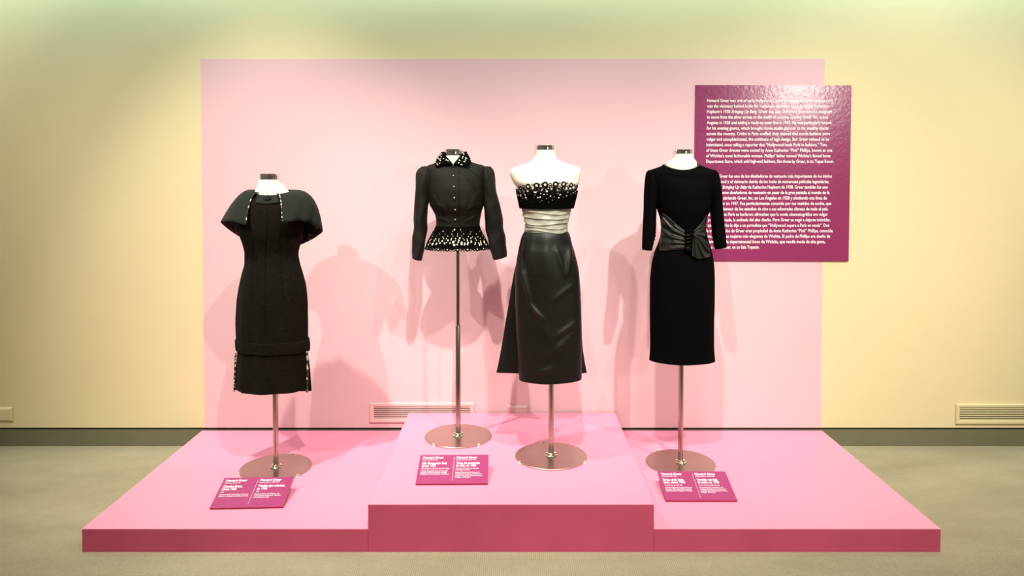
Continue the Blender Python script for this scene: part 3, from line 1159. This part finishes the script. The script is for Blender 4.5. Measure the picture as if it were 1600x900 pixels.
# front edge and darts
seam('placket_edge', jb, [(716.8, 262), (717, 300), (717.2, 352)], M['velvet'], D2, r=.0009, off=.0004, steps=20)
for pts in ([(684, 305), (690, 322), (695, 350)], [(745, 304), (736, 322), (729, 350)], [(722, 256), (735, 265), (752, 281)]):
    seam('dart', jb, pts, M['velvet'], D2, r=.0009, off=.0002, steps=14)
for i, (x, y) in enumerate([(708.2, 259.0), (708.1, 275), (709.2, 292), (709.8, 309.6), (711.2, 328), (711.2, 343.6)]):
    b = dome('button', jb.on(x, y, .001), .0082, M['button'], D2, flat=.75, n=14)
    dome('button_glint', jb.on(x + .1, y - .3, .0068), .0022, M['lace_white'], b, flat=.4, n=8)  # white dome put on as the button's highlight

# peplum
pep = Loft(Y2, [(681, 352.5, 749.8, 352.5, .095, .088), (679, 357, 751, 357, .099, .092), (673, 368, 757, 368, .115, .108), (667.8, 379, 762.5, 379, .128, .122), (665.6, 387.0, 765, 387.0, .133, .128)],
           lambda phi, py, px: np.clip((py - 356) / 30, 0, 1) * .0035 * np.cos(9 * phi + .5))
pepo = pep.build('peplum', M['velvet'], D2, N=140, Mr=36, label='black velvet peplum with white lace openings')
rings, spots = [], []
hem_sp = 26
for i in range(hem_sp):       # scalloped hem of cord rings
    a = -1.3 + 2.6 * i / (hem_sp - 1)
    big = i % 3 == 1
    ro = .0115 if big else .0075
    t = 1.0 - (.02 if big else .0)
    n = normal_at(pep, t, a)
    p = pep.pt(t, a, .001) + n * .0005
    v, f = disc_ring(p, n, ro, ro * .36, .005)
    rings.append((v, f))
    spots.append(blob(p + n * .0006, n, ro * .36, ro * .36, .0012))
for v, f in rings:
    mesh('lace_ring', v, f, M['lace_black'], pepo)
rows = [(359.0, 2, .0042), (361.5, 6, .0022), (366.0, 9, .0026), (369.5, 11, .0034), (372.8, 14, .0042), (376.0, 14, .0050), (379.2, 17, .0062), (382.6, 17, .0066), (386.0, 18, .0072)]
for py, n, r in rows:
    hwp = np.interp(py, [355, 368, 387], [34, 41, 47.5]) * (.13 if n == 2 else .95)
    for i in range(n):
        px = 714.8 + (i - (n - 1) / 2) * 2 * hwp / (n - 1) + (0 if n == 2 else rng.uniform(-1.4, 1.4))
        t, ph = pep.find(px, py + (0 if n == 2 else rng.uniform(-1.1, 1.1)))
        nn = normal_at(pep, t, ph)
        k = rng.uniform(.5, 1.15)
        spots.append(blob(pep.pt(t, ph, .0018), nn, r * k * rng.uniform(.75, 1.15), r * k * .85, .001, rng.uniform(0, 6)))
V, Fc = merge(spots)
mesh('lace_openings', V, Fc, M['lace_white'], pepo, smooth=False, kind='stuff', label='white lining showing through the lace')


# collar
def collar_half(fold, outer, side):
    nu, nv = 26, 12
    V = []
    for j in range(nv):
        v = j / (nv - 1)
        for i in range(nu):
            u = i / (nu - 1)
            fx, fy = poly_at(fold, u)
            ox, oy = poly_at(outer, u)
            fd = Y2 - .012 - .068 * u ** .8            # the fold line runs from the neck side to the front
            P = at(fx, fy, fd)
            t, ph = jb.find(ox, oy, .010)
            Q = jb.pt(t, ph, .010)
            if abs(ph) > 1.35:
                Q = at(ox, oy, Y2 - .01)
            m = P.lerp(Q, v)
            m.y -= .014 * math.sin(PI * v)
            V.append(m)
    o = mesh('collar', V, grid_faces(nu, nv), M['velvet'], D2, recalc=False, label='black velvet collar point with white lace openings')
    me = o.data
    if sum(p.normal.y for p in me.polygons) > 0:
        me.flip_normals()
    s = o.modifiers.new('thickness', 'SOLIDIFY')
    s.thickness = .004
    s.offset = 0
    # openings and edge rings
    sp, rg = [], []
    for k in range(15):
        u, v = rng.uniform(.08, .80), rng.uniform(.22, .92)
        i, j = int(u * (nu - 1)), int(v * (nv - 1))
        p = V[j * nu + i]
        e1 = V[j * nu + i + 1] - p
        e2 = V[min(j + 1, nv - 1) * nu + i] - V[max(j - 1, 0) * nu + i]
        n = e1.cross(e2).normalized()
        if n.y > 0:
            n = -n
        sp.append(blob(p + n * .0022, n, rng.uniform(.0026, .0050), rng.uniform(.0022, .0042), .0012, rng.uniform(0, 6)))
    for i in range(0, nu, 2):
        p = V[(nv - 1) * nu + i]
        rg.append(disc_ring(p + Vector((0, -.0015, 0)), (0.3 * side, -1, .3), .0058, .0012, .0022, n=10))
    a, b = merge(sp)
    mesh('lace_openings', a, b, M['lace_white'], o, smooth=False, kind='stuff', label='white lining showing through the lace')
    a, b = merge(rg)
    mesh('lace_edging', a, b, M['lace_black'], o, kind='stuff')
    return o


collar_half([(693.8, 237.5), (697, 244), (707.0, 255.8)], [(690.2, 239), (683.0, 249), (680.2, 258), (681.5, 260.8), (693, 258.6), (706.3, 257.5)], -1)
collar_half([(722.4, 236.5), (719, 244), (709.3, 255.8)], [(728.3, 238), (733.5, 247), (735.3, 253), (731.5, 261.3), (722, 259), (710.2, 257.5)], 1)
V, nu, nv = [], 40, 6
for j in range(nv):
    v = j / (nv - 1)
    for i in range(nu):
        a = math.radians(85 + 190 * i / (nu - 1))
        r = .055 + .022 * v
        c = at(708.3, 237 + 13 * v ** 2, Y2)
        V.append((c.x + r * 1.02 * math.sin(a), Y2 - (r + .004) * math.cos(a), c.z))
o = mesh('back_collar', V, grid_faces(nu, nv), M['velvet'], D2)
s = o.modifiers.new('thickness', 'SOLIDIFY')
s.thickness = .004

# ================================================================== 3  strapless dress
T3, B3 = stand(861, 711.3, HIGH, (835.9, 226.8, 866.2, 234.8),
               'dress stand at the front right of the middle platform, with bare ivory shoulders', clip_angles=(-150, -30, 100))
Y3 = B3.y
torso(Y3, [(835.5, 234.6, 866.8, 234.6, .053, .053), (835.3, 241, 867.4, 241, .054, .054), (834, 246, 869, 246, .057, .057), (831.5, 250, 872.5, 250, .061, .06), (825, 254, 881, 253.6, .066, .066),
           (813.5, 258.5, 893, 257.5, .072, .072), (801, 263, 904, 261.5, .072, .075, 0, 2.3), (796.8, 266.5, 906.8, 264.5, .076, .078, 0, 2.4), (796.5, 270, 907.5, 269, .08, .08, 0, 2.4), (798.5, 278, 906, 279, .09, .084, 0, 2.3), (802.3, 286, 904.6, 286, .099, .086, 0, 2.2), (806.3, 291.5, 902.2, 291, .099, .085, 0, 2.1),
           (812, 300, 896, 300, .096, .08), (817, 318, 889, 318, .08, .07), (824, 345, 881, 345, .06, .06), (824, 364, 880, 364, .06, .06), (822, 385, 884, 385, .065, .065)], T3)
D3 = thing('strapless_dress', (B3.x, B3.y, 0.62), 'strapless black dress with a ring lace bodice, silver waistband and satin skirt', 'dress', 'garments on dress stands')

bod = Loft(Y3, [(804.2, 292, 904.8, 290.5, .113, .096, 0, 2.1), (806, 300, 903, 299.5, .116, .097), (808.3, 311, 900.4, 311, .11, .094), (811.3, 325.5, 896.6, 325.5, .098, .088)])
bodo = bod.build('bodice', M['velvet'], D3, N=120, Mr=30, t0=.20, bottom='open', top='open')
rg, sp, bigs = [], [], []


def ringon(px, py, r_px, hole, lst, h=.0028, n=16, spot_=True, up=0.0, sk=1.0):
    t, ph = bod.find(px, py)
    nn = normal_at(bod, max(t, .02), ph)
    p = bod.pt(t, ph, .0012)
    a = proj(p)
    if py < a[1] - .3:
        p = p + Vector((0, 0, (a[1] - py) / 316.0))
    ro = r_px / 316.0
    lst.append(disc_ring(p, nn, ro, ro * hole, h, n))
    if spot_:
        sp.append(blob(p + nn * .0006, nn, ro * hole, ro * hole * .8, .0012, 0, 9))


top_big = [(813.8, 294.0, 3.6), (825.3, 291.6, 4.6), (838.2, 290.2, 4.9), (851.4, 288.9, 5.1), (868.5, 288.3, 4.9), (881.2, 288.0, 4.6), (892.5, 289.2, 3.9), (900.5, 291.8, 3.2)]
for x, y, r in top_big:
    ringon(x, y, r, .40, bigs, h=.0035, n=20)
for x, y, r in [(810, 297, 2.2), (818.6, 291.5, 2.6), (831.6, 288.8, 1.9), (844.3, 288.3, 1.9), (859.9, 288.6, 2.9), (874.8, 286.3, 1.9), (887.2, 286.6, 1.8), (897.4, 289.6, 1.9), (857, 294.6, 3.4),
                (863, 292, 1.8), (842.6, 296, 3.0), (867, 296.4, 3.0), (837, 295.6, 2.9), (888, 292, 2.7), (880.5, 294, 2.6), (850, 298.3, 2.6), (860.5, 300.6, 3.4), (830, 298.5, 2.8), (820, 296.5, 2.4), (875, 299, 2.4),
                (895.6, 297, 2.6), (899.8, 295.6, 2.2), (812.5, 301, 2.2), (886.5, 300, 2.6), (845, 302.5, 2.4), (855, 304, 2.4), (870, 302, 2.4), (836, 304.5, 2.4), (825.5, 304, 2.3), (897.5, 302.5, 2), (812, 306, 2.1)]:
    ringon(x, y, r, .38, rg, n=12, spot_=(rng.uniform() < .45))
for i in range(90):      # filling of the net
    u = rng.uniform(.03, .97)
    x = 806.5 + 96 * u
    y = 293.6 + 4.0 * abs(2 * u - 1) ** 2 + rng.uniform(-1.0, 9.5)
    ringon(x, y, rng.uniform(1.1, 1.9), .3, rg, h=.002, n=9, spot_=False)
for i in range(34):      # small rings bridging the rows
    u = (i + .5) / 34
    x = 806 + 97 * u
    y = 296.3 + 3.0 * abs(2 * u - 1) ** 2 + (1.2 if i % 2 else -1.6) - 1.2
    ringon(x, y, rng.uniform(1.5, 2.1), .35, rg, n=10, spot_=False)
for x, y, r in [(813, 299.6, 1.6), (818.2, 300.5, 2.0), (825, 298.2, 1.7), (832, 295, 1.9), (836.3, 300, 2.0), (846, 297, 1.4), (851.3, 293.8, 1.7), (854.5, 299, 1.3), (861.3, 296, 1.6), (868, 293.6, 1.7), (871, 297.6, 1.5),
                (876, 294.6, 1.5), (885.5, 295, 1.7), (891, 294.5, 1.7), (895.5, 293.6, 1.6), (814, 305.5, 1.7), (809.5, 304.8, 1.3), (820.8, 304, 1.4), (845.2, 302.3, 1.5), (836, 304.8, 1.4), (871, 302.3, 1.5),
                (875.2, 304.4, 1.0), (886, 299.6, 1.5), (895.5, 300.3, 1.4), (821.5, 308.8, 1.2), (844.2, 308.2, 1.0), (850, 303.5, .8), (840.5, 309, .9), (860, 306.5, .9), (873, 309, .8), (899, 299, 1.1), (892, 303, .8), (885, 306, .7)]:
    t, ph = bod.find(x, y)
    nn = normal_at(bod, max(t, .02), ph)
    sp.append(blob(bod.pt(t, ph, .0006), nn, r / 240, r / 270, .0012, rng.uniform(0, 6)))
for v, f in bigs:
    mesh('lace_ring', v, f, M['lace_black'], bodo)
for x, y, r in [(823, 312, .55), (831, 315, .4), (847, 313, .6), (853.5, 310, .75), (863, 312.5, .6), (834, 309, .5), (866, 307.5, .8), (880, 308, .6), (817, 309.5, .8), (814.5, 314, .5), (892, 306, .7), (892.5, 318, .4), (857, 316, .45), (844, 315, .4)]:
    t, ph = bod.find(x, y)
    nn = normal_at(bod, t, ph)
    rg.append(disc_ring(bod.pt(t, ph, .0003), nn, r / 150, r / 330, .0016, 9))
    sp.append(blob(bod.pt(t, ph, .0006), nn, r / 420, r / 420, .0012, 0))
a, b = merge(rg)
mesh('small_lace_rings', a, b, M['lace_black'], bodo, kind='stuff')
a, b = merge(sp)
mesh('lace_openings', a, b, M['lace_white'], bodo, smooth=False, kind='stuff', label='white lining showing through the lace')

# silver waistband with gathered pleats
wb_rings = [(812.6, 324.8, 894.4, 324.8, .097, .088), (815, 334, 893, 334, .098, .088), (816.3, 343.5, 891.5, 343.5, .097, .088), (817.9, 350, 889, 350, .097, .089), (817.6, 358, 889.4, 358, .099, .092), (816.6, 364.4, 890.4, 364.4, .101, .094)]


def dwb(phi, py, px):
    o = 0 * phi
    for (y0, sl, amp, ph) in ((331, 3.5, .005, .3), (339, 3.0, .006, 1.2), (347, 1.5, .006, 2.2), (352.5, .5, .005, .8), (358.5, -1.5, .005, 0)):
        yy = y0 + sl * (np.cos(phi) - .5) + 1.3 * np.sin(phi * 2 + ph) + .8 * np.sin(phi * 3 - ph)
        d = py - yy
        o = o + amp * np.where(d > 0, np.exp(-d / .8), np.exp(d / 4.5)) - amp * .4
    return o + .0008 * np.cos(phi * 11 + py * .35) + .0016 * np.sin(phi * 6 - py * .25)


wbl = Loft(Y3, wb_rings, dwb, drop=lambda phi, t, py: -np.clip(np.cos(phi), 0, 1) * np.clip((py - 340) / 24, 0, 1) * .013)
wbl.build('waistband', M['silver'], D3, N=220, Mr=110, bottom='lip', top='lip', lip=.01, label='silver grey pleated satin waistband')


def disp3(phi, py, px):
    o = 0 * phi
    k = np.clip((py - 366) / 30, 0, 1)
    o = o + ridge(px, py, phi, (816.5, 424), (828, 470), .011, 3.2)
    o = o + ridge(px, py, phi, (828, 470), (846, 490), .010, 3.0)
    o = o + ridge(px, py, phi, (817, 395), (822, 424), -.010, 5)
    o = o + ridge(px, py, phi, (830, 375), (826, 420), .008, 6)
    o = o + ridge(px, py, phi, (852, 370), (850, 420), .004, 6)
    o = o + ridge(px, py, phi, (868, 385), (880, 425), .007, 4)
    o = o + ridge(px, py, phi, (889, 380), (884, 425), .010, 3.5)
    o = o + ridge(px, py, phi, (893, 440), (862, 462), .006, 4)
    o = o + ridge(px, py, phi, (897, 497), (868, 516), .008, 4)
    o = o + ridge(px, py, phi, (895, 512), (858, 545), .006, 5)
    o = o + ridge(px, py, phi, (838, 572), (862, 564), .007, 4)
    o = o + ridge(px, py, phi, (845, 500), (870, 540), .004, 8)
    o = o + .0035 * k * np.cos(phi * 6 + .4)
    return o


sk = Loft(Y3, [(819.5, 361.5, 887.5, 361.5, .090, .084), (815.2, 369, 891.3, 369, .10, .095), (811.8, 380, 894, 380, .108, .10), (808.8, 392, 898.3, 392, .118, .11, 0, 2.1), (806, 408, 902.5, 408, .125, .118, 0, 2.15), (804, 425, 905.7, 425, .128, .122, 0, 2.2),
               (804, 460, 908, 460, .13, .125, 0, 2.25), (805, 500, 909.5, 500, .132, .13, 0, 2.3), (807, 540, 910, 540, .134, .13, 0, 2.35), (810, 589, 909.6, 587, .136, .13, 0, 2.4)],
          disp3, drop=lambda phi, t, py: np.clip((py - 540) / 45, 0, 1) * .0)
sk.build('skirt', M['satin'], D3, N=220, Mr=160, top='open')
skb = Loft(Y3 + .05, [(813, 386, 893, 386, .025, .05), (803.6, 425, 902, 425, .025, .07), (798, 460, 906.5, 460, .025, .08), (791.5, 500, 909, 500, .025, .085), (785.5, 540, 911.5, 540, .025, .09), (781, 565, 915, 565, .025, .093), (777.2, 582, 918.4, 582, .025, .095)],
           lambda phi, py, px: .006 * np.clip((py - 400) / 150, 0, 1) * np.cos(5 * phi + 1.1))
skb.build('back_skirt_flare', M['satin'], D3, N=120, Mr=60)
for pts in ([(805.2, 400), (803.8, 450), (806, 520), (808.5, 590)], ):
    pass
seam('hem_stitching', sk, [(829, 584.5), (850, 583.5), (870, 584), (890, 582)], M['sash'], D3, r=.0009, off=.0004, steps=30)
for pts in ([(823, 372), (819, 395), (818.5, 420)], [(892, 378), (893, 400), (891.5, 424)]):
    seam('pleat_edge', sk, pts, M['velvet'], D3, r=.0012, off=.0006, steps=14)

# ================================================================== 4  sash dress
T4, B4 = stand(1063.2, 722.0, LOW, (1052.2, 233.6, 1081.2, 241.0),
               'dress stand on the right platform, inside the dress with the satin sash', clip_angles=(-128, -62, 118))
Y4 = B4.y
torso(Y4, [(1051.5, 240.8, 1082, 240.8, .053, .053), (1051, 246, 1083, 246, .055, .055), (1048, 251, 1086.5, 250.6, .058, .058), (1042.5, 255, 1088.5, 254.3, .060, .062), (1040.2, 259.5, 1088.8, 258.5, .061, .063), (1039.6, 264, 1089.3, 263.5, .061, .063),
           (1036, 274, 1094, 274, .064, .065), (1034, 300, 1098, 300, .08, .066), (1042, 345, 1092, 345, .064, .06), (1042, 362, 1092, 362, .06, .06), (1036, 400, 1098, 400, .075, .075)], T4)
D4 = thing('sash_dress', (B4.x, B4.y, 0.62), 'black long sleeved sheath dress with a knotted satin sash, rightmost of the four garments', 'dress', 'garments on dress stands')
bd4 = Loft(Y4, [(1036.6, 257.6, 1091.5, 256.6, .068, .075), (1031, 260.3, 1097.5, 259.4, .073, .079), (1022, 263.5, 1107.5, 263, .082, .085), (1013.5, 267, 1117, 266.6, .086, .087), (1013, 273, 1119, 273, .09, .088), (1018, 285, 1116, 285, .108, .093), (1023, 303, 1112.5, 303, .124, .096), (1026, 324, 1109.3, 326, .12, .094),
                (1032, 344.4, 1104, 341, .104, .088), (1033.2, 360, 1102.8, 358.5, .094, .084), (1030, 375.6, 1106.5, 375, .096, .09), (1022.5, 395, 1112.3, 395, .106, .102), (1018, 416, 1115.4, 416, .113, .112), (1016, 440, 1116.2, 440, .116, .118), (1015.7, 470, 1116, 470, .116, .12),
                (1016, 505, 1115, 505, .115, .118), (1016.5, 540, 1115, 540, .115, .116), (1015, 562, 1116.6, 562, .116, .117)],
           lambda phi, py, px: .0025 * np.clip((py - 440) / 100, 0, 1) * np.cos(5 * phi + 1) + ridge(px, py, phi, (1109, 470), (1108, 562), -.005, 2.5),
           drop=lambda phi, t, py: -np.clip(np.cos(phi), 0, 1) ** 1.6 * np.clip((290 - py) / 32, 0, 1) * .030)
bd4.build('bodice_and_skirt', M['crepe'], D4, N=144, Mr=150, top='lip')
# neck binding
ph = np.linspace(0, 2 * PI, 73)
q = bd4.ev([0.0], ph, .0015)[0]
v, f = tube_data([Vector(p) for p in q], .0034, 6, cap=False)
mesh('neck_binding', v, f, M['sash'], D4)
for side, rings in (('left', [(1013, 266, 1023, 264.6, .022, .022), (1009.6, 270.5, 1027, 274, .044, .042), (1008, 282, 1028, 289, .054, .05), (1006.8, 300, 1027.5, 304, .056, .052), (1005.6, 325, 1025.4, 324.5, .052, .05, -.005),
                              (1003.8, 345, 1024, 344, .047, .046, -.012), (1002.4, 365, 1022.6, 366, .044, .043, -.022), (1002.0, 378, 1019.5, 378.5, .042, .041, -.028), (1002, 389, 1016.7, 390, .04, .039, -.032)]),
                    ('right', [(1108, 265, 1117.5, 265.5, .022, .022), (1104, 274, 1121.8, 271, .044, .042), (1104, 291, 1125.5, 284, .054, .05), (1106.5, 309, 1127.8, 303, .056, .052), (1109.6, 327, 1128.8, 326, .052, .05, -.005),
                               (1110.3, 350, 1130.1, 349, .047, .046, -.012), (1111, 369, 1131.3, 367, .044, .043, -.022), (1112.6, 379, 1131.8, 376, .042, .041, -.028), (1114.6, 388, 1132.2, 384.5, .04, .039, -.032)])):
    sx = 1 if side == 'left' else -1

    def ds4(phi, py, px, sx=sx):
        return .0028 * np.clip(np.sin(phi) * sx, 0, 1) * np.sin(py * 1.15) * np.exp(-((py - 369) / 9) ** 2) + .0015 * np.cos(3 * phi + py * .06)

    Loft(Y4, rings, ds4).build('sleeve', M['crepe'], D4, N=64, Mr=110, top='cap', lip=.06)


# satin sash
def folds(lines, base=.007):
    """lines: (u0, v0, u1, v1, amp, w) ridges in patch space"""
    def fn(u, v):
        o = base
        for (u0, v0, u1, v1, amp, w_) in lines:
            l2 = (u1 - u0) ** 2 + (v1 - v0) ** 2
            k = max(0, min(1, ((u - u0) * (u1 - u0) + (v - v0) * (v1 - v0)) / l2))
            d = math.hypot(u - u0 - k * (u1 - u0), v - v0 - k * (v1 - v0))
            o += amp * math.exp(-(d / w_) ** 2)
        return o
    return fn


patch('sash_wrap', bd4, [(1034.8, 332.5), (1045, 340), (1058, 351), (1071, 361)], [(1029.6, 391.5), (1040, 392), (1055, 390.5), (1071, 389.5)], M['sash'], D4, nu=70, nv=44,
      off=folds([(.05, .14, .45, .30, .010, .055), (.45, .30, 1, .26, .012, .06), (.0, .45, .5, .55, .012, .07), (.5, .55, 1, .50, .012, .06), (.1, .75, .55, .72, .010, .07), (.55, .72, 1, .68, .012, .06),
                 (.4, .92, 1, .88, .011, .05), (.0, .02, 1.0, .02, .003, .03), (.55, .12, 1, .12, .008, .05)], .006), label='dark satin wrap of the sash, gathered to the knot')
patch('sash_wrap', bd4, [(1083.5, 361.5), (1090, 355.5), (1098, 346.5), (1104.6, 335.5)], [(1083.5, 366), (1090, 367), (1097, 369.5), (1102.4, 370.5)], M['sash'], D4, nu=40, nv=30,
      off=folds([(0, .2, .5, .3, .010, .10), (.1, .9, 1, .95, .010, .09), (.3, .6, 1, .55, .004, .12), (0, .02, 1, .02, .003, .04)], .006), label='dark satin wrap of the sash, gathered to the knot')
patch('sash_tail', bd4, [(1083, 365.5), (1090, 367.5), (1098, 371), (1107.5, 379.5)], [(1080.8, 399), (1087, 403.5), (1098, 404.5), (1110.4, 400.5)], M['sash'], D4, nu=60, nv=40,
      off=folds([(.02, .05, .05, 1, .016, .06), (.10, .05, .32, 1, .018, .08), (.2, .05, .75, 1, .020, .10), (.3, .02, 1, .62, .016, .07), (0, 0, 1, .2, .010, .08)], .008), label='dark satin tail of the sash, flaring below the knot')
kn = patch('knot', bd4, [(1069.5, 361.2), (1077, 360.3), (1085, 361.2)], [(1069, 391.3), (1077, 392), (1083.5, 391)], M['velvet'], D4, nu=36, nv=60,
           off=lambda u, v: .012 + .014 * math.sin(PI * u) ** .6 + .0035 * math.sin(v * 2 * PI * 5.2 + 1.5 * u) * math.sin(PI * u), thick=.01, label='gathered black knot of the sash')
for i, y in enumerate((366.5, 371.5, 377, 386.5)):
    q = [bd4.on(1072.3 + 5.2 * s, y + 1.2 * math.sin(PI * s), .030 + .003 * math.sin(PI * s)) for s in np.linspace(0, 1, 8)]
    tube('knot_fold', q, [.0012, .002, .0026, .003, .003, .0026, .002, .0012], M['sash'], kn, n=6)
